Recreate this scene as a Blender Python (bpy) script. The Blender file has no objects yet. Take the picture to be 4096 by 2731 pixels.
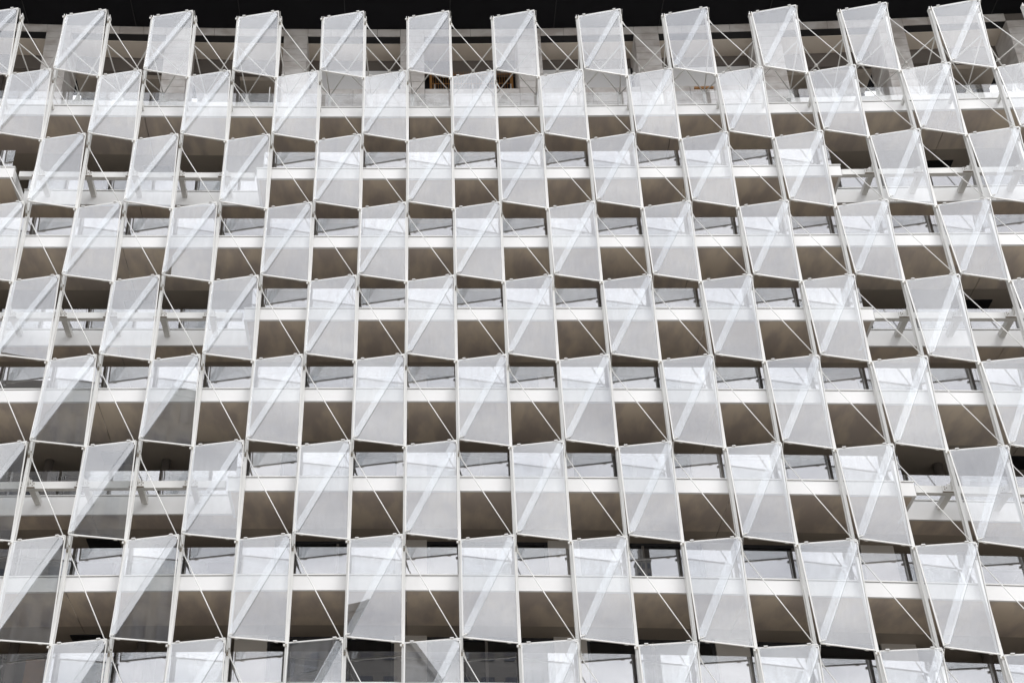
import bpy, math, random
from mathutils import Vector, Matrix, noise

random.seed(7)
scene = bpy.context.scene
C = scene.collection
R = math.radians

# ---------------------------------------------------------------- camera
CX, CY, CZ = 0.6002, -42.1512, -47.3390
YAW, PITCH, ROLL = -0.048035, 0.620382, 0.028643
cam = bpy.data.cameras.new("camera")
cam.lens = 50.0
cam.sensor_width = 36.0
cam.shift_x = 585.285 / 4096.0
cam.clip_start = 0.1
cam.clip_end = 3000.0
cam_o = bpy.data.objects.new("camera", cam)
C.objects.link(cam_o)
fwd = Vector((math.sin(YAW) * math.cos(PITCH), math.cos(YAW) * math.cos(PITCH), math.sin(PITCH)))
rgt = Vector((math.cos(YAW), -math.sin(YAW), 0))
upv = rgt.cross(fwd)
r2 = math.cos(ROLL) * rgt + math.sin(ROLL) * upv
u2 = -math.sin(ROLL) * rgt + math.cos(ROLL) * upv
M = Matrix(((r2.x, u2.x, -fwd.x, CX), (r2.y, u2.y, -fwd.y, CY), (r2.z, u2.z, -fwd.z, CZ), (0, 0, 0, 1)))
cam_o.matrix_world = M
scene.camera = cam_o

# ---------------------------------------------------------------- sky and sun (bright overcast)
SUN_EL, SUN_AZ = 50.0, 135.0      # azimuth measured from +Y clockwise
world = bpy.data.worlds.new("World")
scene.world = world
world.use_nodes = True
nt = world.node_tree
nt.nodes.clear()
N = nt.nodes.new
L = nt.links.new
sky = N("ShaderNodeTexSky")
sky.sky_type = 'NISHITA'
sky.sun_disc = False
sky.sun_elevation = R(SUN_EL)
sky.sun_rotation = R(SUN_AZ)
sky.air_density = 1.0
sky.dust_density = 3.0
tc = N("ShaderNodeTexCoord")
mp = N("ShaderNodeMapping")
mp.inputs['Scale'].default_value = (1.0, 1.0, 2.6)
L(tc.outputs['Generated'], mp.inputs['Vector'])
n1 = N("ShaderNodeTexNoise")
n1.inputs['Scale'].default_value = 4.6
n1.inputs['Detail'].default_value = 7.0
n1.inputs['Roughness'].default_value = 0.52
n1.inputs['Distortion'].default_value = 0.35
L(mp.outputs['Vector'], n1.inputs['Vector'])
cr = N("ShaderNodeValToRGB")
cr.color_ramp.elements[0].position = 0.36
cr.color_ramp.elements[0].color = (0.78, 0.79, 0.84, 1)
cr.color_ramp.elements[1].position = 0.66
cr.color_ramp.elements[1].color = (1.34, 1.34, 1.35, 1)
n3 = N("ShaderNodeTexNoise")
n3.inputs['Scale'].default_value = 15.0
n3.inputs['Detail'].default_value = 5.0
n3.inputs['Roughness'].default_value = 0.5
L(mp.outputs['Vector'], n3.inputs['Vector'])
nm = N("ShaderNodeMix")
nm.data_type = 'FLOAT'
nm.inputs[0].default_value = 0.45
L(n1.outputs['Fac'], nm.inputs[2])
L(n3.outputs['Fac'], nm.inputs[3])
L(nm.outputs[0], cr.inputs['Fac'])
sc_ = N("ShaderNodeVectorMath")
sc_.operation = 'SCALE'
sc_.inputs['Scale'].default_value = 13.5
L(cr.outputs['Color'], sc_.inputs[0])
mx = N("ShaderNodeMix")
mx.data_type = 'RGBA'
mx.inputs[0].default_value = 0.94
L(sky.outputs['Color'], mx.inputs[6])
L(sc_.outputs['Vector'], mx.inputs[7])
bg = N("ShaderNodeBackground")
bg.inputs['Strength'].default_value = 0.10
L(mx.outputs[2], bg.inputs['Color'])
wo = N("ShaderNodeOutputWorld")
L(bg.outputs['Background'], wo.inputs['Surface'])

sun = bpy.data.lights.new("sun", 'SUN')
sun.energy = 1.35
sun.angle = R(20)
sun.color = (1.0, 0.985, 0.96)
sun_o = bpy.data.objects.new("sun", sun)
C.objects.link(sun_o)
a, e = R(SUN_AZ), R(SUN_EL)
sd = Vector((math.sin(a) * math.cos(e), math.cos(a) * math.cos(e), math.sin(e)))
sun_o.rotation_euler = sd.to_track_quat('Z', 'Y').to_euler()
sun_o.location = (0, -60, 40)

vs = scene.view_settings
vs.view_transform = 'Standard'
vs.look = 'None'
vs.exposure = 0.12
vs.gamma = 1.0
vs.use_curve_mapping = False
scene.cycles.max_bounces = 8
scene.cycles.diffuse_bounces = 3
scene.cycles.glossy_bounces = 4
scene.cycles.transparent_max_bounces = 28
scene.cycles.use_denoising = True
scene.cycles.caustics_reflective = False

# ---------------------------------------------------------------- materials
MATS = {}


def new_mat(name):
    m = bpy.data.materials.new(name)
    m.use_nodes = True
    m.node_tree.nodes.clear()
    MATS[name] = m
    return m, m.node_tree.nodes.new, m.node_tree.links.new


def solid(name, col, rough=0.5, var=0.05, scale=2.0, bump=0.0, metallic=0.0, col2=None, spec=0.5,
          stretch=(1, 1, 1), detail=5.0, lo=0.3, hi=0.7, per_object=0.0):
    m, N, L = new_mat(name)
    b = N("ShaderNodeBsdfPrincipled")
    o = N("ShaderNodeOutputMaterial")
    L(b.outputs[0], o.inputs[0])
    geo = N("ShaderNodeNewGeometry")
    mp = N("ShaderNodeMapping")
    mp.inputs['Scale'].default_value = stretch
    L(geo.outputs['Position'], mp.inputs['Vector'])
    nz = N("ShaderNodeTexNoise")
    nz.inputs['Scale'].default_value = scale
    nz.inputs['Detail'].default_value = detail
    L(mp.outputs['Vector'], nz.inputs['Vector'])
    rp = N("ShaderNodeValToRGB")
    c2 = col2 or tuple(c * (1 - var * 2) for c in col)
    rp.color_ramp.elements[0].position = lo
    rp.color_ramp.elements[0].color = (*c2, 1)
    rp.color_ramp.elements[1].position = hi
    rp.color_ramp.elements[1].color = (*col, 1)
    L(nz.outputs['Fac'], rp.inputs['Fac'])
    out = rp.outputs['Color']
    if per_object:
        oi = N("ShaderNodeObjectInfo")
        mr = N("ShaderNodeMapRange")
        mr.inputs['To Min'].default_value = 1 - per_object
        mr.inputs['To Max'].default_value = 1 + per_object
        L(oi.outputs['Random'], mr.inputs['Value'])
        vm = N("ShaderNodeVectorMath")
        vm.operation = 'SCALE'
        L(out, vm.inputs[0])
        L(mr.outputs['Result'], vm.inputs['Scale'])
        out = vm.outputs['Vector']
    L(out, b.inputs['Base Color'])
    b.inputs['Roughness'].default_value = rough
    b.inputs['Metallic'].default_value = metallic
    b.inputs['Specular IOR Level'].default_value = spec
    if bump:
        bp = N("ShaderNodeBump")
        bp.inputs['Strength'].default_value = bump
        bp.inputs['Distance'].default_value = 0.02
        L(nz.outputs['Fac'], bp.inputs['Height'])
        L(bp.outputs['Normal'], b.inputs['Normal'])
    return m


def glass(name, f0, tint, dust=0.03, ripple=0.0, refl=(0.97, 0.975, 1.0)):
    """coated architectural glass: part mirror, part see-through, a little dust"""
    m, N, L = new_mat(name)
    o = N("ShaderNodeOutputMaterial")
    lw = N("ShaderNodeLayerWeight")
    lw.inputs['Blend'].default_value = 0.5
    pw = N("ShaderNodeMath")
    pw.operation = 'POWER'
    pw.inputs[1].default_value = 4.0
    L(lw.outputs['Facing'], pw.inputs[0])
    ma = N("ShaderNodeMath")
    ma.operation = 'MULTIPLY_ADD'
    ma.inputs[1].default_value = 1 - f0
    ma.inputs[2].default_value = f0
    L(pw.outputs[0], ma.inputs[0])
    tr = N("ShaderNodeBsdfTransparent")
    tr.inputs['Color'].default_value = (*tint, 1)
    gl = N("ShaderNodeBsdfGlossy")
    gl.inputs['Roughness'].default_value = 0.0
    gl.inputs['Color'].default_value = (*refl, 1)
    if ripple:
        geo = N("ShaderNodeNewGeometry")
        nz = N("ShaderNodeTexNoise")
        nz.inputs['Scale'].default_value = 0.9
        nz.inputs['Detail'].default_value = 1.0
        L(geo.outputs['Position'], nz.inputs['Vector'])
        bp = N("ShaderNodeBump")
        bp.inputs['Strength'].default_value = ripple
        bp.inputs['Distance'].default_value = 0.02
        L(nz.outputs['Fac'], bp.inputs['Height'])
        L(bp.outputs['Normal'], gl.inputs['Normal'])
    mix = N("ShaderNodeMixShader")
    L(ma.outputs[0], mix.inputs[0])
    L(tr.outputs[0], mix.inputs[1])
    L(gl.outputs[0], mix.inputs[2])
    df = N("ShaderNodeBsdfDiffuse")
    df.inputs['Color'].default_value = (0.75, 0.75, 0.77, 1)
    mix2 = N("ShaderNodeMixShader")
    g2 = N("ShaderNodeNewGeometry")
    m2 = N("ShaderNodeMapping")
    m2.inputs['Scale'].default_value = (3.0, 3.0, 0.5)
    L(g2.outputs['Position'], m2.inputs['Vector'])
    z2 = N("ShaderNodeTexNoise")
    z2.inputs['Scale'].default_value = 1.6
    z2.inputs['Detail'].default_value = 6.0
    L(m2.outputs['Vector'], z2.inputs['Vector'])
    r2_ = N("ShaderNodeMapRange")
    r2_.inputs['From Min'].default_value = 0.35
    r2_.inputs['From Max'].default_value = 0.75
    r2_.inputs['To Min'].default_value = dust * 0.6
    r2_.inputs['To Max'].default_value = dust * 1.7
    L(z2.outputs['Fac'], r2_.inputs['Value'])
    L(r2_.outputs['Result'], mix2.inputs[0])
    L(mix.outputs[0], mix2.inputs[1])
    L(df.outputs[0], mix2.inputs[2])
    L(mix2.outputs[0], o.inputs[0])
    return m


solid('white_fascia', (0.84, 0.84, 0.84), 0.45, 0.015, 0.9)
solid('white_steel', (0.79, 0.79, 0.775), 0.38, 0.02, 1.5)
solid('bracket_steel', (0.74, 0.735, 0.71), 0.42, 0.04, 6.0)
solid('bolt', (0.30, 0.26, 0.21), 0.45, 0.1, 20.0)
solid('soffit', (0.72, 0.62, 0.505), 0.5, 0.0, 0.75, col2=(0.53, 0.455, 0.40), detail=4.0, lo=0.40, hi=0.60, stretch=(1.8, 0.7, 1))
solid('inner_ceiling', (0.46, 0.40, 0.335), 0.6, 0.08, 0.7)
solid('dark_vent', (0.012, 0.012, 0.013), 0.7)
solid('black_soffit', (0.009, 0.009, 0.011), 0.85, 0.1, 1.0, spec=0.15)
solid('plaster', (0.62, 0.585, 0.54), 0.7, 0.03, 1.2)
solid('stone', (0.68, 0.655, 0.63), 0.75, 0.0, 0.8, bump=0.08, col2=(0.50, 0.46, 0.43), detail=6.0, lo=0.36, hi=0.60,
      stretch=(1.6, 1, 2.4), per_object=0.05)
solid('joint', (0.16, 0.14, 0.125), 0.9)
solid('window_frame', (0.035, 0.036, 0.040), 0.4, 0.05)
solid('window_mullion', (0.22, 0.205, 0.19), 0.4, 0.05)
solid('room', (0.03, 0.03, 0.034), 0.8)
solid('taupe_ceiling', (0.74, 0.66, 0.57), 0.6, 0.03, 0.8)
solid('lintel', (0.16, 0.14, 0.125), 0.6, 0.05, 0.8)
solid('orange_wood', (0.42, 0.20, 0.06), 0.5, 0.15, 4.0)
solid('ground', (0.50, 0.48, 0.45), 0.85, 0.1, 0.3)
solid('far_stone', (0.36, 0.335, 0.30), 0.8, 0.1, 0.15)
solid('far_dark', (0.145, 0.138, 0.128), 0.5, 0.15, 0.2)
solid('far_glass', (0.03, 0.035, 0.05), 0.15, 0.05)
solid('pane_edge', (0.30, 0.33, 0.35), 0.3)
solid('bright_panel_white', (0.86, 0.86, 0.86), 0.5, 0.01)
glass('panel_glass', 0.185, (0.975, 0.985, 0.985), 0.035)
glass('balustrade_glass', 0.28, (0.94, 0.945, 0.95), 0.004)
glass('window_glass', 0.045, (0.6, 0.62, 0.65), 0.008, ripple=0.02)
glass('terrace_glass', 0.12, (0.975, 0.98, 0.98), 0.01)

# ---------------------------------------------------------------- survey of the facade
W = 1.8226836      # module between posts
H = 3.6            # storey height
D = 0.3783         # how far the outer corners stand out
FT = [-4.65, -8.41, -11.94, -15.41, -19.00, -22.63, -26.30, -29.96, -33.6]   # top of each slab edge
FH = 0.56

WX = dict(a20=-0.0323, a11=-0.0216, a02=-0.0058, a30=0.5589, a21=0.0179, a12=0.1848, a03=-0.0243)
WZ = dict(a20=0.0119, a11=0.0033, a02=0.0029, a30=0.0006, a21=0.4273, a12=-0.0142, a03=0.1128)


def _poly(p, u, v):
    return (p['a20'] * u * u + p['a11'] * u * v + p['a02'] * v * v + p['a30'] * u ** 3
            + p['a21'] * u * u * v + p['a12'] * u * v * v + p['a03'] * v ** 3)


def lens_warp(p):
    """design grid -> position warped to match lens distortion (modules widen a little towards the ends)"""
    x, y, z = p
    u = (max(-24, min(30, x)) - 3) / 20
    v = (max(-36, min(8, z)) + 15) / 15
    return Vector((x + _poly(WX, u, v), y, z + _poly(WZ, u, v)))


def post_x(k):
    return k * W + 0.05


# ---------------------------------------------------------------- mesh helpers
class MB:
    def __init__(self):
        self.v = []
        self.f = []

    def hexa(self, c):
        b = len(self.v)
        self.v += [Vector(p) for p in c]
        for q in ((0, 3, 2, 1), (4, 5, 6, 7), (0, 1, 5, 4), (1, 2, 6, 5), (2, 3, 7, 6), (3, 0, 4, 7)):
            self.f.append(tuple(b + i for i in q))
        return self

    def box(self, x0, x1, y0, y1, z0, z1):
        return self.hexa([(x0, y0, z0), (x1, y0, z0), (x1, y1, z0), (x0, y1, z0),
                          (x0, y0, z1), (x1, y0, z1), (x1, y1, z1), (x0, y1, z1)])

    def long(self, x0, x1, y0, y1, z0, z1, step=1.85):
        n = max(1, int(math.ceil((x1 - x0) / step)))
        b = len(self.v)
        for i in range(n + 1):
            x = x0 + (x1 - x0) * i / n
            self.v += [Vector((x, y0, z0)), Vector((x, y1, z0)), Vector((x, y1, z1)), Vector((x, y0, z1))]
        for i in range(n):
            o = b + 4 * i
            for j in range(4):
                j2 = (j + 1) % 4
                self.f.append((o + j, o + j2, o + 4 + j2, o + 4 + j))
        self.f.append((b, b + 3, b + 2, b + 1))
        o = b + 4 * n
        self.f.append((o, o + 1, o + 2, o + 3))
        return self

    def bar(self, p0, p1, w, h, up=(0, 0, 1), w1=None, h1=None):
        p0, p1 = Vector(p0), Vector(p1)
        d = (p1 - p0).normalized()
        s = d.cross(Vector(up))
        if s.length < 1e-4:
            s = d.cross(Vector((0, 1, 0)))
        s.normalize()
        u = s.cross(d)
        w1 = w if w1 is None else w1
        h1 = h if h1 is None else h1
        c = []
        for p, ww, hh in ((p0, w, h), (p1, w1, h1)):
            c += [p - s * ww / 2 - u * hh / 2, p + s * ww / 2 - u * hh / 2, p + s * ww / 2 + u * hh / 2, p - s * ww / 2 + u * hh / 2]
        return self.hexa(c)

    def tube(self, p0, p1, r, n=8, r1=None):
        p0, p1 = Vector(p0), Vector(p1)
        r1 = r if r1 is None else r1
        d = (p1 - p0).normalized()
        s = d.cross(Vector((0, 0, 1)))
        if s.length < 1e-4:
            s = Vector((1, 0, 0))
        s.normalize()
        u = s.cross(d)
        b = len(self.v)
        for p, rr in ((p0, r), (p1, r1)):
            for i in range(n):
                t = 2 * math.pi * i / n
                self.v.append(p + (s * math.cos(t) + u * math.sin(t)) * rr)
        for i in range(n):
            j = (i + 1) % n
            self.f.append((b + i, b + j, b + n + j, b + n + i))
        self.f.append(tuple(b + i for i in reversed(range(n))))
        self.f.append(tuple(b + n + i for i in range(n)))
        return self

    def prism(self, pts, off):
        off = Vector(off)
        pts = [Vector(p) for p in pts]
        n = len(pts)
        b = len(self.v)
        self.v += pts + [p + off for p in pts]
        self.f.append(tuple(b + i for i in range(n)))
        self.f.append(tuple(b + n + i for i in reversed(range(n))))
        for i in range(n):
            j = (i + 1) % n
            self.f.append((b + i, b + n + i, b + n + j, b + j))
        return self

    def build(self, name, mat, parent=None, warp=True, smooth=False):
        if warp:
            vs_ = [lens_warp(p) for p in self.v]
        else:
            vs_ = self.v
        org = Vector((0, 0, 0))
        if parent is not None:
            q = parent
            while q is not None:
                org = org + q.location
                q = q.parent
        me = bpy.data.meshes.new(name)
        me.from_pydata([tuple(p - org) for p in vs_], [], self.f)
        me.materials.append(MATS[mat])
        if smooth:
            for p in me.polygons:
                p.use_smooth = len(p.vertices) == 4
        me.update()
        # consistent normals
        import bmesh
        bm = bmesh.new()
        bm.from_mesh(me)
        bmesh.ops.recalc_face_normals(bm, faces=bm.faces)
        bm.to_mesh(me)
        bm.free()
        o = bpy.data.objects.new(name, me)
        C.objects.link(o)
        if parent is not None:
            o.parent = parent
        return o


def tag(o, label=None, cat=None, group=None, kind=None):
    if label:
        o['label'] = label
    if cat:
        o['category'] = cat
    if group:
        o['group'] = group
    if kind:
        o['kind'] = kind
    return o


def thing(name, loc, label, cat, group=None):
    o = bpy.data.objects.new(name, None)
    o.empty_display_size = 0.2
    C.objects.link(o)
    o.location = lens_warp(loc)
    tag(o, label, cat, group)
    return o


ORD = ['first', 'second', 'third', 'fourth', 'fifth', 'sixth', 'seventh', 'eighth', 'ninth', 'tenth', 'eleventh', 'twelfth',
       'thirteenth', 'fourteenth', 'fifteenth', 'sixteenth', 'seventeenth', 'eighteenth', 'nineteenth', 'twentieth',
       'twenty-first', 'twenty-second', 'twenty-third', 'twenty-fourth', 'twenty-fifth', 'twenty-sixth']
ROW = ['top row', 'second row', 'third row', 'fourth row', 'fifth row', 'sixth row', 'seventh row', 'eighth row', 'lowest row']


def px(p):
    q = lens_warp(p) - Vector((CX, CY, CZ))
    z = q.dot(fwd)
    return 1463 + 5689 * q.dot(r2) / z, 1365.5 - 5689 * q.dot(u2) / z


def in_frame(pts, m=0):
    xs = [px(p) for p in pts]
    return (max(x for x, y in xs) > -m and min(x for x, y in xs) < 4096 + m
            and max(y for x, y in xs) > -m and min(y for x, y in xs) < 2731 + m)


# ================================================================ ground (and its far extent)
g = MB()
g.v = [Vector((-900, -900, -49.0)), Vector((900, -900, -49.0)), Vector((900, 900, -49.0)), Vector((-900, 900, -49.0))]
g.f = [(0, 1, 2, 3)]
tag(g.build('ground', 'ground', warp=False), kind='structure')

# ================================================================ the building behind the glass screen
XL, XR = -27.0, 31.0
BAY = 3 * W
BOXES = [(XL, -15.45), (-5.96, 17.03), (26.6, XR)]       # where floors 2, 4, 6 reach the front
GAPS = [(-15.45, -5.96), (17.03, 26.6)]
DF, DS, DT, DW, DG = 0.32, 1.95, 3.10, 3.97, 5.60            # front edge, set-back edge, tone line, piers, gap glazing

bld = thing('residential_building', (5, 5, -33), 'white and taupe balcony building behind the glass screen', 'building')


def fascia(i, x0, x1, y, z0, z1, left=True, right=True, yb=None):
    """slab edge board with its coping"""
    z1 = z1 - 0.06
    m = MB().long(x0, x1, y, y + 0.10, z0, z1)
    if yb:
        if left:
            m.box(x0, x0 + 0.10, y + 0.102, yb, z0, z1)
        if right:
            m.box(x1 - 0.10, x1, y + 0.102, yb, z0, z1)
    f = m.build('fascia', 'white_fascia', bld)
    c = MB().long(x0 - 0.02, x1 + 0.02, y - 0.03, y + 0.16, z1 + 0.022, z1 + 0.06)
    c.build('coping', 'white_steel', f)
    s = MB().long(x0 + 0.01, x1 - 0.01, y + 0.03, y + 0.14, z1 + 0.002, z1 + 0.020)
    s.build('shadow_gap', 'window_frame', f)
    return f


JOINT0 = 0.12


def strips(x0, x1):
    """split a soffit run at its transverse joints"""
    xs = [x0]
    k = math.ceil((x0 - JOINT0) / (6 * W))
    while JOINT0 + k * 6 * W < x1 - 0.3:
        x = JOINT0 + k * 6 * W
        if x > x0 + 0.3:
            xs.append(x)
        k += 1
    xs.append(x1)
    return [(xs[i] + (0.012 if i else 0), xs[i + 1] - (0.012 if i + 2 < len(xs) else 0)) for i in range(len(xs) - 1)]


def soffit(x0, x1, y0, y1, z, mat='soffit', name='soffit_panel'):
    for (sa, sb) in strips(x0, x1):
        MB().long(sa, sb, y0, y1, z, z + 0.03).build(name, mat, bld)


def balustrade(x0, x1, y, z0, z1, mat='balustrade_glass'):
    n = max(1, round((x1 - x0) / (2 * W)))
    for i in range(n):
        a0 = x0 + (x1 - x0) * i / n + 0.006
        a1 = x0 + (x1 - x0) * (i + 1) / n - 0.006
        MB().long(a0, a1, y, y + 0.014, z0, z1, 1.9).build('balustrade_pane', mat, bld)


for i, zt in enumerate(FT):
    zb = zt - FH
    if i in (1, 3, 5):
        for j, (x0, x1) in enumerate(BOXES):
            fascia(i, x0, x1, DF, zb, zt, left=j > 0, right=j < 2, yb=DS + 0.3)
            soffit(x0 + 0.03, x1 - 0.03, DF + 0.012, DT, zb + 0.018)
            balustrade(x0 + (0.2 if j > 0 else 0), x1 - (0.2 if j < 2 else 0), DF + 0.28, zt + 0.03, zt + 1.12)
        for (x0, x1) in GAPS:
            fascia(i, x0 + 0.003, x1 - 0.003, DS, zb, zt + 0.21)
            soffit(x0 - 0.02, x1 + 0.02, DS + 0.012, DT, zb + 0.022)
            balustrade(x0 + 0.02, x1 - 0.02, DS + 0.25, zt + 0.24, zt + 1.32)
    else:
        d0 = 0.68 if i == 0 else DF
        fascia(i, XL, XR, d0, zb, zt, False, False)
        soffit(XL, XR, d0 + 0.012, DT, zb + 0.018)
        balustrade(XL, XR, d0 + 0.28, zt + 0.03, zt + (1.04 if i == 0 else 1.12), 'terrace_glass' if i == 0 else 'balustrade_glass')
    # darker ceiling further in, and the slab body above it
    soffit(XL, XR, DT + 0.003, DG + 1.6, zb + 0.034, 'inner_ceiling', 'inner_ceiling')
    MB().long(XL, XR, DS + 0.4, 9.0, zb + 0.07, zt - 0.03).build('floor_slab', 'lintel', bld)

# black ceiling vents seen in the recesses
for (x, i) in ((-10.76, 0), (-10.76, 2), (22.3, 0), (22.3, 2), (-10.76, 4), (22.3, 4), (-10.76, 5), (-10.76, 6)):
    zb = FT[i] - FH
    MB().long(x - 0.57, x + 0.57, 3.8, 4.75, zb + 0.004, zb + 0.032).build('ceiling_vent', 'dark_vent', bld)

# ---------------- window walls
PIERS = [(-0.31 + n * BAY, 0.81 + n * BAY) for n in range(-5, 6)]


def window(x0, x1, z0, z1, y, split=0.5, parent=bld, frame=0.11):
    m = MB()
    m.long(x0, x1, y, y + 0.10, z1 - frame, z1)
    m.long(x0, x1, y, y + 0.10, z0, z0 + frame)
    m.box(x0, x0 + frame, y + 0.001, y + 0.099, z0 + frame, z1 - frame)
    m.box(x1 - frame, x1, y + 0.001, y + 0.099, z0 + frame, z1 - frame)
    w = m.build('window', 'window_frame', parent)
    xm = x0 + (x1 - x0) * split
    MB().box(xm - 0.045, xm + 0.045, y - 0.02, y + 0.08, z0 + frame + 0.002, z1 - frame - 0.002).build('mullion', 'window_mullion', w)
    for (a, b) in ((x0 + frame, xm - 0.047), (xm + 0.047, x1 - frame)):
        MB().long(a, b, y + 0.05, y + 0.066, z0 + frame, z1 - frame, 2.5).build('pane', 'window_glass', w)
    return w


for i in range(len(FT) - 1):
    zt = FT[i] - FH + 0.034            # ceiling of this storey
    zf = FT[i + 1] - 0.02              # floor of this storey
    # middle block: piers and windows
    for n, (p0, p1) in enumerate(PIERS):
        if -7 < (p0 + p1) / 2 < 19:
            MB().long(p0, p1, DW, DW + 0.5, zf, zt).build('pier', 'plaster', bld)
    for n in range(len(PIERS) - 1):
        x0, x1 = PIERS[n][1], PIERS[n + 1][0]
        if -6 < (x0 + x1) / 2 < 18:
            window(x0 + 0.003, x1 - 0.003, zf, zt - 0.002, DW + 0.12, split=0.47 if n % 2 else 0.52)
    # recessed blocks: full-width glazing
    for (x0, x1) in ((XL, -5.80), (17.03, XR)):
        xa = x0
        while xa < x1 - 0.2:
            xb = min(x1, xa + 2 * W)
            window(xa + 0.002, xb - 0.002, zf, zt - 0.002, DG, split=0.5, frame=0.08)
            xa = xb
    if i == 6:
        MB().long(-13.05, -12.42, 5.3, 5.45, zf, zt - 0.25).build('reflection_panel', 'orange_wood', bld)  # orange-brown panel put in to imitate a warm reflection
    # side walls of the middle block
    for xs in (-5.79, 17.12):
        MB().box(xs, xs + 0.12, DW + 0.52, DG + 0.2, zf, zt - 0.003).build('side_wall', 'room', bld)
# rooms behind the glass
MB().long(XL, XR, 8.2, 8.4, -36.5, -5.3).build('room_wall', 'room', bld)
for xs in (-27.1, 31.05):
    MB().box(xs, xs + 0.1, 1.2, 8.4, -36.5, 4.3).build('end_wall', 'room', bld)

# columns standing in the recesses
for i in range(1, len(FT)):
    zt = FT[i - 1] - FH + 0.034
    zf = FT[i]
    for xc in (-13.3, -9.0, 19.6, 24.2):
        MB().tube((xc, 4.5, zf), (xc, 4.5, zt), 0.17, 12).build('column', 'lintel', bld, smooth=True)

# ---------------- roof terrace wall in stone
wall_z1 = 4.32
YW = 4.70
OPEN = [(PIERS[n][1], PIERS[n + 1][0]) for n in range(len(PIERS) - 1)]
HEAD = 3.86
stone_wall = MB().long(XL, XR, YW + 0.06, YW + 0.34, HEAD + 0.03, wall_z1 + 0.4).build('stone_wall', 'joint', bld)
for (p0, p1) in PIERS:
    MB().box(p0 + 0.02, p1 - 0.02, YW + 0.06, YW + 1.9, -4.33, HEAD + 0.028).build('wall_core', 'joint', stone_wall)
stone_n = [0]


def block(x0, x1, z0, z1, y=YW, yb=None):
    j = 0.009
    pr = random.uniform(-0.004, 0.004)
    MB().box(x0 + j, x1 - j, y + pr, (yb or y + 0.055), z0 + j, z1 - j).build('stone', 'stone', stone_wall)
    stone_n[0] += 1


CO = 0.40
# two courses over the openings
zc = [HEAD, HEAD + 0.40, wall_z1]
for n in range(len(PIERS) - 1):
    x0, x1 = PIERS[n][0], PIERS[n + 1][0]
    cuts = [x0, x0 + 1.12, x0 + 1.12 + 1.09, x0 + 1.12 + 2.18, x0 + 1.12 + 3.27, x1]
    for a in range(5):
        for c in range(2):
            if in_frame([(cuts[a], YW, zc[c]), (cuts[a + 1], YW, zc[c])], 10):
                block(cuts[a], cuts[a + 1], zc[c], zc[c + 1])
for (p0, p1) in PIERS:
    z = HEAD
    while z > -2.0:
        if in_frame([(p0, YW, z), (p1, YW, z)], 5):
            block(p0, p1, z - 0.425, z)
        z -= 0.425
    # return of the pier into the opening
    for (xa, xb) in ((p0 + 0.001, p0 + 0.019), (p1 - 0.019, p1 - 0.001)):
        MB().box(xa, xb, YW + 0.058, YW + 1.9, -4.3, HEAD + 0.0).build('reveal', 'stone', stone_wall)

SILL = 0.46
for n, (x0, x1) in enumerate(OPEN):
    # slot, pale ceiling, lintel beam
    MB().long(x0, x1, YW + 0.07, YW + 0.50, HEAD + 0.022, HEAD + 0.029).build('head_slot', 'dark_vent', bld)
    MB().long(x0, x1, YW + 0.502, 6.27, HEAD - 0.03, HEAD + 0.02).build('pale_ceiling', 'taupe_ceiling', bld)
    MB().long(x0, x1, 6.28, 6.5, 2.96, HEAD + 0.02).build('lintel', 'lintel', bld)
    mid = (x0 + x1) / 2
    if 0.5 < mid < 5:           # the opening with the wooden lattice
        lat = MB()
        lat.box(x0 + 0.25, x0 + 0.36, 6.10, 6.2, 0.4, 2.95)
        lat.box(x1 - 0.30, x1 - 0.16, 6.10, 6.2, 0.4, 2.95)
        for zz in (1.0, 1.6, 2.2, 2.8):
            lat.long(x0 + 0.365, x1 - 0.305, 6.16, 6.18, zz, zz + 0.03)
        lo = lat.build('lattice', 'orange_wood', bld)
        nsl = 30
        for s in range(nsl):
            xx = x0 + 0.42 + (x1 - x0 - 0.85) * s / (nsl - 1)
            MB().box(xx - 0.009, xx + 0.009, 6.12, 6.14, 0.4, 2.95).build('slat', 'orange_wood', lo)
        for xx in (x0 + 0.48, x0 + 2.27, x0 + 4.05):
            MB().tube((xx, 5.9, 0.42), (xx, 5.9, 1.9), 0.03, 8).build('white_stay', 'white_steel', bld, smooth=True)
        MB().long(x0, x1, 6.8, 6.9, 0.3, 3.5).build('lattice_back', 'dark_vent', bld)
    elif -6 < mid < 15:
        window(x0 + 0.01, x1 - 0.01, 0.3, 2.955, 6.02, 0.5)
        MB().long(x0 + 0.12, x1 - 0.12, 5.97, 6.0, 0.4, 2.86).build('bright_pane_panel', 'bright_panel_white', bld)  # white panel added before the panes, standing in for bright glass
    else:
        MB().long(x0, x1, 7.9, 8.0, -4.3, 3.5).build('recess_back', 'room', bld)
        MB().long(x0, x1, 6.5, 7.9, 2.7, 2.95).build('inner_ceiling', 'inner_ceiling', bld)
        # a column and a rail pipe standing in the recess
        MB().tube((x0 + 2.0, 6.6, -4.3), (x0 + 2.0, 6.6, 2.9), 0.20, 12).build('column', 'lintel', bld, smooth=True)
    if -6 < mid < 15:
        # stone parapet under the sill
        MB().long(x0, x1, YW + 0.10, YW + 0.40, -4.3, SILL - 0.02).build('parapet_core', 'joint', stone_wall)
        cuts = [x0, x0 + (x1 - x0) / 4, x0 + (x1 - x0) / 2, x0 + (x1 - x0) * 3 / 4, x1]
        for a in range(4):
            z = SILL
            while z > -1.7:
                block(cuts[a], cuts[a + 1], z - 0.45, z, YW + 0.04, YW + 0.098)
                z -= 0.45
        MB().long(x0 + 0.02, x1 - 0.02, YW - 0.02, YW + 0.038, -1.36, -1.22).build('vent_strip', 'window_mullion', bld)
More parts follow.
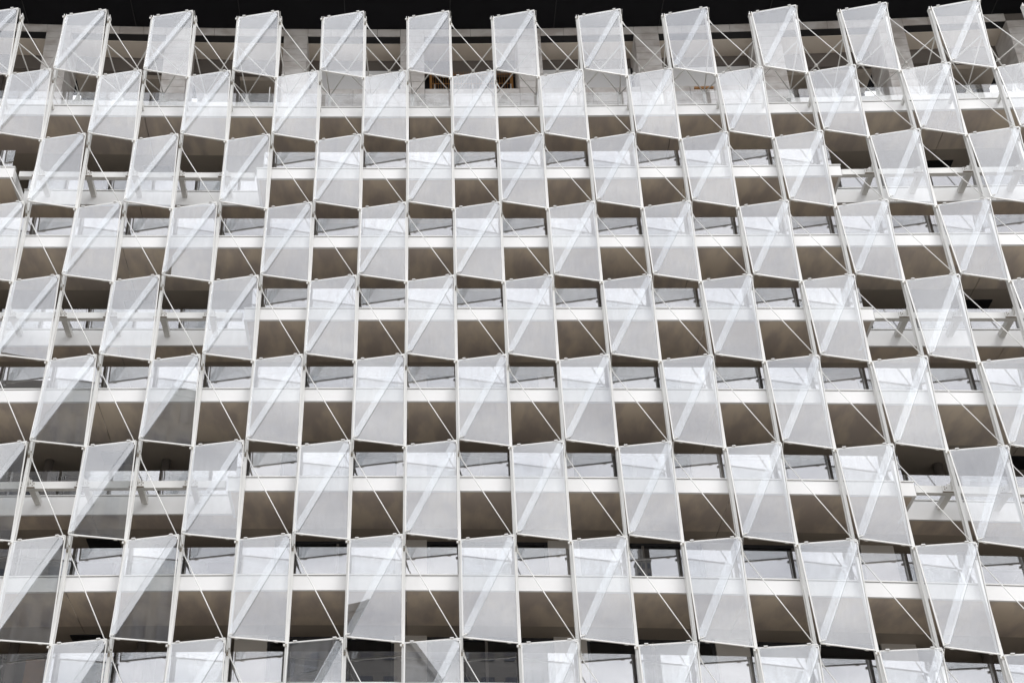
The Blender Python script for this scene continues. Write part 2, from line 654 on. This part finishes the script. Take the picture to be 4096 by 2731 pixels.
# a reddish awning on one sill at the right
MB().long(12.95, 13.8, YW - 0.3, YW - 0.2, -0.02, 0.07).build('orange_panel', 'orange_wood', bld)

# terrace floor kerb beams (where the struts stand) at both sides
for (x0, x1) in ((XL, -5.2), (16.6, XR)):
    MB().long(x0, x1, 3.02, 3.3, -2.46, -2.10).build('kerb_beam', 'white_fascia', bld)
MB().long(XL, XR, 0.9, 9.0, FT[0] - 0.028, FT[0] - 0.002).build('terrace_floor', 'plaster', bld)

# little white rail posts on the terrace edge
for (xx, z1) in ((-5.82, -3.0), (-5.62, -3.55), (-4.45, -3.07), (-4.3, -3.6)):
    MB().tube((xx, 1.2, -4.66), (xx, 1.2, z1), 0.022, 6).build('rail_post', 'white_steel', bld)

# black overhanging roof above everything
roof = tag(MB().long(XL - 2, XR + 2, -1.1, 9.5, wall_z1 + 0.02, wall_z1 + 0.5).build('roof_overhang', 'black_soffit'),
           'black underside of the overhanging roof along the top', 'roof')
for k in range(-6, 7):
    MB().box(4.9 * k + 2.0, 4.9 * k + 2.04, -1.09, 4.68, wall_z1 - 0.005, wall_z1 + 0.018).build('seam', 'dark_vent', roof)

# podium under the screen (out of the picture, closes the building to the ground)
pod = MB().box(XL, XR, 1.2, 10, -49.0, -37.0)
tag(pod.build('podium', 'plaster', warp=False), 'plain pale podium under the balcony building', 'building')

# ================================================================ front beams in the recessed stretches
GN = {0: 'left', 1: 'right'}
FLN = {1: 'upper', 3: 'middle', 5: 'lower'}
for i in (1, 3, 5):
    zt = FT[i]
    for j, (x0, x1) in enumerate(GAPS):
        b = thing('support_beam', ((x0 + x1) / 2, 0.6, zt - 0.2),
                  'white %s beam on angled arms in front of the %s set-back balconies' % (FLN[i], GN[j]), 'beam', 'beams on arms in front of set-back balconies')
        MB().long(x0 + 0.12, x1 - 0.12, 0.60, 0.80, zt - 0.27, zt + 0.0).build('beam', 'white_steel', b)
        MB().long(x0 + 0.12, x1 - 0.12, 0.61, 0.79, zt - 0.272 - 0.004, zt - 0.272).build('beam_underside', 'bracket_steel', b)
        for k in range(-12, 16):
            xc = post_x(k)
            if x0 - 0.2 < xc < x1 + 0.2:
                MB().bar((xc + 0.04, 0.802, zt - 0.07), (xc + 0.04, 1.945, zt - 0.07), 0.20, 0.20).build('arm', 'bracket_steel', b)
                pl = MB().box(xc - 0.27, xc + 0.22, 0.555, 0.598, zt - 0.24, zt - 0.02).box(xc - 0.10, xc + 0.10, 0.556, 0.597, zt - 0.0195, zt + 0.05)
                po = pl.build('bracket_plate', 'white_steel', b)
                MB().box(xc - 0.28, xc + 0.23, 0.53, 0.60, zt - 0.262, zt - 0.242).build('shelf', 'bolt', b)
                bm_ = MB()
                for (dx, dz) in ((-0.22, -0.06), (-0.22, -0.15), (-0.16, -0.10), (0.02, 0.0), (0.06, -0.09), (0.13, -0.06), (0.13, -0.17), (0.18, -0.11)):
                    bm_.box(xc + dx, xc + dx + 0.024, 0.535, 0.554, zt + dz - 0.02, zt + dz + 0.02)
                tag(bm_.build('bolt_head', 'bolt', po), kind='stuff')
                MB().bar((xc, 0.31, zt + 0.02), (xc + 0.02, 0.598, zt - 0.08), 0.05, 0.14, w1=0.05, h1=0.22).build('fin', 'bracket_steel', b)

# ================================================================ posts
KS = range(-11, 16)
Z_TOP, Z_BOT = 0.02, -36.0
vis_posts = [k for k in KS if in_frame([(post_x(k), 0.2, -0.2 * t * 36) for t in range(6)] + [(post_x(k), 0.2, -31)])]
for k in vis_posts:
    xc = post_x(k)
    if k in vis_posts:
        pos = ORD[vis_posts.index(k)] + ' from the left' if k != vis_posts[-1] else 'the rightmost'
        lab = 'tall white steel post of the glass screen, ' + pos
    else:
        lab = 'tall white steel post of the glass screen, just outside the view'
    p = thing('facade_post', (xc, 0.15, Z_BOT), lab, 'post', 'posts of the glass screen')
    m = MB()
    n = 22
    for i in range(n):
        z0 = Z_BOT + (Z_TOP - Z_BOT) * i / n
        z1 = Z_BOT + (Z_TOP - Z_BOT) * (i + 1) / n
        m.box(xc - 0.048, xc + 0.048, 0.055, 0.085, z0, z1)
        m.box(xc - 0.030, xc + 0.030, 0.0855, 0.255, z0, z1)
        m.box(xc - 0.048, xc + 0.048, 0.2555, 0.29, z0, z1)
    m.build('shaft', 'white_steel', p)
    MB().box(xc - 0.055, xc - 0.032, 0.03, 0.30, 0.0, 0.10).box(xc + 0.032, xc + 0.055, 0.03, 0.30, 0.0, 0.10).build('cap', 'white_steel', p)
    # stub arms to the slab edges
    for i in range(len(FT)):
        zt = FT[i]
        ingap = i in (1, 3, 5) and any(x0 - 0.05 < xc < x1 + 0.05 for x0, x1 in GAPS)
        if ingap:
            continue
        if i == 0:
            MB().bar((xc, 0.292, zt - 0.22), (xc, 0.678, zt - 0.22), 0.085, 0.20, h1=0.15).build('stub_arm', 'bracket_steel', p)
        else:
            MB().bar((xc, 0.291, zt - 0.30), (xc, 0.319, zt - 0.30), 0.10, 0.14).build('stub_arm', 'bracket_steel', p)
    # forked brackets carrying the outer corners, one per storey
    for r in range(0, 10):
        out = (k + r) % 2 == 1
        z = -H * r
        if out:
            b = MB()
            for s in (-1, 1):
                b.bar((xc + s * 0.036, 0.06, z - 0.30), (xc + s * 0.022, -D + 0.02, z - 0.02), 0.012, 0.09, (0, 0, 1), h1=0.035)
            b.tube((xc - 0.06, 0.02, z - 0.24), (xc + 0.075, 0.02, z - 0.24), 0.016, 6)
            bo = b.build('fork_bracket', 'bracket_steel', p)
            MB().box(xc - 0.030, xc + 0.030, 0.01, 0.054, z - 0.40, z - 0.30).box(xc + 0.035, xc + 0.062, -0.01, 0.05, z - 0.22, z - 0.17).build('bolt', 'bolt', bo)
        else:
            MB().box(xc - 0.10, xc + 0.085, 0.0, 0.054, z - 0.11, z - 0.04).build('seat_bracket', 'bracket_steel', p)
            MB().box(xc - 0.035, xc + 0.01, -0.02, -0.001, z - 0.10, z - 0.05).build('bolt', 'bolt', p)

# ================================================================ folded glass panels
GAPX = 0.045


def corner(k, r, side, vert):
    """side 0 left / 1 right, vert 0 top / 1 bottom of panel (k, r)"""
    kk, rr = k + side, r + vert
    out = (kk + rr) % 2 == 1
    x = post_x(kk) + (-GAPX if side else GAPX)
    z = -H * rr + (0.05 if vert else 0.0)
    return Vector((x, -D if out else 0.0, z))


def face_pt(k, r, s, t, plane, off=0.0):
    jr = random.Random(k * 131 + r * 17 + (5 if plane == 'a' else 0))
    off = off + jr.gauss(0, 0.005) * (s - 0.5) + jr.gauss(0, 0.006) * (t - 0.5)
    return face_pt0(k, r, s, t, plane, off)


def face_pt0(k, r, s, t, plane, off=0.0):
    """point on the plane of the upper-left ('a') or lower-right ('b') triangle"""
    tl, tr = corner(k, r, 0, 0), corner(k, r, 1, 0)
    bl, br = corner(k, r, 0, 1), corner(k, r, 1, 1)
    if plane == 'a':
        p = tl + (tr - tl) * s + (bl - tl) * t
    else:
        p = br + (bl - br) * (1 - s) + (tr - br) * (1 - t)
    return p + Vector((0, off, 0))


def panel(k, r, label):
    c0 = corner(k, r, 0, 1)
    p = thing('glass_panel', (c0.x, c0.y, c0.z), label, 'glass panel', 'folded glass panels of the screen')
    fp = lambda s, t, pl, off=0.0: face_pt(k, r, s, t, pl, off)
    de = 0.088
    T = Vector((0, 0.012, 0))
    e = 0.012
    # upper-left pane laps over the lower-right one along the fold
    MB().prism([fp(e, e * .6, 'a'), fp(1 - .035, e * .6, 'a'), fp(1 - .02, de * .55, 'a'), fp(1 - .02, de, 'a'), fp(de + .02, 1 - .028, 'a'), fp(.03, 1 - .028, 'a'), fp(e, 1 - .04, 'a')], T).build('upper_pane', 'panel_glass', p)
    MB().prism([fp(1 - .02, de, 'a', -0.001), fp(de + .02, 1 - .028, 'a', -0.001), fp(de + .013, 1 - .028, 'a', -0.001), fp(1 - .02, de - .007, 'a', -0.001)], Vector((0, -0.002, 0))).build('pane_edge', 'pane_edge', p)
    ob = 0.062
    MB().prism([fp(1 - de - .035, .028, 'b', ob), fp(1 - .06, .024, 'b', ob), fp(1 - e, .05, 'b', ob), fp(1 - e, 1 - .008, 'b', ob), fp(e, 1 - .008, 'b', ob), fp(e, 1 - de, 'b', ob)], T).build('lower_pane', 'panel_glass', p)
    tl, tr, bl, br = corner(k, r, 0, 0), corner(k, r, 1, 0), corner(k, r, 0, 1), corner(k, r, 1, 1)
    bk = Vector((0, 0.035, 0))
    tr_ = MB().bar(tl + bk, tr + bk, 0.05, 0.040).build('top_rail', 'white_steel', p)
    for s in (0.13, 0.85):
        c = MB()
        a = tl + (tr - tl) * (s - .033)
        b = tl + (tr - tl) * (s + .033)
        c.bar(a + Vector((0, -0.002, 0.028)), b + Vector((0, -0.002, 0.028)), 0.075, 0.03)
        c.build('clip', 'white_steel', tr_)
    bo = Vector((0, ob + 0.02, 0.0))
    bl2, br2 = bl + Vector((0, 0.045, 0)), br + Vector((0, 0.075, 0))
    br_ = MB().bar(bl2, br2, 0.055, 0.038).build('bottom_rail', 'white_steel', p)
    for s in (0.14, 0.84):
        c = MB()
        a = bl2 + (br2 - bl2) * (s - .033)
        b = bl2 + (br2 - bl2) * (s + .033)
        c.bar(a + Vector((0, -0.004, -0.026)), b + Vector((0, -0.004, -0.026)), 0.085, 0.024)
        c.build('clip', 'bracket_steel', br_)
    MB().bar(tl + Vector((0.0, 0.03, -0.03)), bl + Vector((0.0, 0.045, 0.03)), 0.045, 0.045, (0, 1, 0)).build('side_rail', 'white_steel', p)
    MB().bar(tr + Vector((0.0, 0.055, -0.03)), br + Vector((0.0, 0.07, 0.03)), 0.035, 0.045, (0, 1, 0)).build('side_rail', 'white_steel', p)
    # corner clips at the two outer ends of the fold
    a = fp(1 - .055, .022, 'a', -0.022)
    b = fp(1 - .005, .022, 'a', -0.022)
    m = MB().bar(a, b, 0.03, 0.04)
    m.bar(fp(1 - .012, .03, 'a', -0.02), fp(1 - .012, .055, 'a', -0.02), 0.03, 0.03, (0, 1, 0))
    m.build('corner_clip', 'white_steel', p)
    a = fp(0.0, 1 - .014, 'a', -0.02)
    b = fp(.07, 1 - .020, 'a', -0.024)
    MB().bar(a, b, 0.04, 0.03).build('corner_clip', 'white_steel', p)
    return p


for r in range(0, 9):
    ks = [k for k in range(-11, 15) if (k + r) % 2 == 0]
    vis = [k for k in ks if in_frame([corner(k, r, s, v) for s in (0, 1) for v in (0, 1)])]
    for k in vis:
        i = vis.index(k)
        if i == len(vis) - 1:
            w = 'rightmost'
        elif i == 0:
            w = 'leftmost'
        else:
            w = ORD[i] + ' from the left'
        panel(k, r, 'folded pale glass panel in the %s, %s' % (ROW[r], w))

# ================================================================ thin tie rods across the open bays
for r in range(-1, 9):
    ks = [k for k in range(-11, 15) if (k + r) % 2 == 1]

    def ends(k, r=r):
        a = Vector((post_x(k) + 0.05, 0.10, -H * r - 0.36))
        b = Vector((post_x(k + 1) - 0.10, -D + 0.10, -H * (r + 1) - 0.02))
        return a, b
    if r < 0:
        continue
    vis = [k for k in ks if in_frame(ends(k))]
    for k in vis:
        i = vis.index(k)
        w = 'rightmost' if i == len(vis) - 1 else 'leftmost' if i == 0 else ORD[i] + ' from the left'
        a, b = ends(k)
        t = thing('tie_rod', b, 'thin diagonal tie rod in an open bay of the %s, %s' % (ROW[r], w), 'rod', 'diagonal tie rods of the screen')
        MB().tube(a + (b - a) * 0.03, b, 0.0185, 8).build('rod', 'white_steel', t, smooth=True)
        MB().bar(a + Vector((-0.02, 0, 0.10)), a + (b - a) * 0.06, 0.02, 0.10, h1=0.035).build('end_fork', 'bracket_steel', t)

# ================================================================ roof terrace struts
vis = [k for k in range(-11, 15) if in_frame([(post_x(k) + 0.1, 3.1, -1.6)])]
for k in vis:
    ax = k * W + 0.24
    A = Vector((ax, 3.1, -1.62))
    i = vis.index(k)
    w = 'rightmost' if i == len(vis) - 1 else 'leftmost' if i == 0 else ORD[i] + ' from the left'
    t = thing('roof_strut', (ax, 3.1, -4.3), 'three-legged white rod strut on the roof terrace, ' + w, 'strut', 'rod struts on the roof terrace')
    for dk in (-1, 0, 1):
        Mx = Vector((post_x(k + dk), 0.31, -1.40))
        MB().tube(A, Mx, 0.026, 8).build('rod', 'bracket_steel', t, smooth=True)
    MB().tube(A + Vector((0, 0, -0.14)), A + Vector((0, 0, 0.03)), 0.055, 8).build('hub', 'bracket_steel', t, smooth=True)
    Xn = (A + Vector((post_x(k + 1), 0.31, -1.40))) / 2
    MB().box(Xn.x - .06, Xn.x + .06, Xn.y - .05, Xn.y + .05, Xn.z - .05, Xn.z + .05).build('joint', 'bracket_steel', t)
    if -5.4 < ax < 16.6:
        MB().tube((ax, 3.1, -4.3), (ax, 3.1, -1.75), 0.075, 10).build('stub_post', 'bracket_steel', t, smooth=True)
    else:
        m = MB()
        m.prism([(ax - 0.015, 2.95, -1.70), (ax - 0.015, 3.12, -1.70), (ax - 0.015, 3.28, -2.12), (ax - 0.015, 3.04, -2.12)], (0.03, 0, 0))
        m.prism([(ax - 0.05, 3.08, -1.70), (ax + 0.05, 3.08, -1.70), (ax + 0.18, 3.08, -2.12), (ax - 0.18, 3.08, -2.12)], (0, 0.03, 0))
        m.box(ax - 0.24, ax + 0.24, 3.0, 3.28, -2.128, -2.10)
        m.build('foot_plate', 'bracket_steel', t)

# ================================================================ opposite side of the street (seen only as reflections)


def far_building(name, x, y, w, d, top, mat, label, floors, bays, win='far_glass', notch=None):
    t = bpy.data.objects.new(name, None)
    C.objects.link(t)
    t.location = (x, y, -49)
    tag(t, label, 'building')
    MB().box(x - w / 2, x + w / 2, y - d, y, -49, top).build('wall', mat, t, warp=False)
    MB().box(x - w / 2 - .3, x + w / 2 + .3, y - d - .3, y + .3, top + .01, top + 0.8).build('parapet', mat, t, warp=False)
    fh = (top + 49) / floors
    bw = w / bays
    m = MB()
    for f in range(1, floors):
        for b in range(bays):
            x0 = x - w / 2 + bw * b + bw * .22
            m.box(x0, x0 + bw * .56, y + .02, y + .12, -49 + fh * f + fh * .25, -49 + fh * f + fh * .8)
    o = m.build('window_band', win, t, warp=False)
    o['kind'] = 'stuff'
    if notch:
        for (nx, nw, nh) in notch:
            MB().box(x + nx - nw / 2, x + nx + nw / 2, y - d * .8, y - d * .1, top + .8, top + nh).build('roof_block', mat, t, warp=False)
    return t


far_building('office_block', 0.0, -84, 25.2, 18, 13.0, 'far_dark', 'long dark office block facing the glass screen across the street', 17, 11, notch=[(-7, 5, 3), (8, 4, 2)])
far_building('dark_tower', -36.9, -58, 11.2, 12, 20.0, 'far_dark', 'dark residential tower facing the left of the glass screen', 21, 5)
far_building('stone_tower', -46.0, -62, 6.0, 8, 21.0, 'far_stone', 'pale stone tower beside the dark tower across the street', 20, 4)
far_building('slim_tower', 94.0, -500, 6.0, 6, 228.0, 'far_dark', 'slim stepped skyscraper far behind the office block', 60, 3, notch=[(0.8, 4.4, 7), (1.5, 2.6, 12), (2.0, 1.4, 17)])
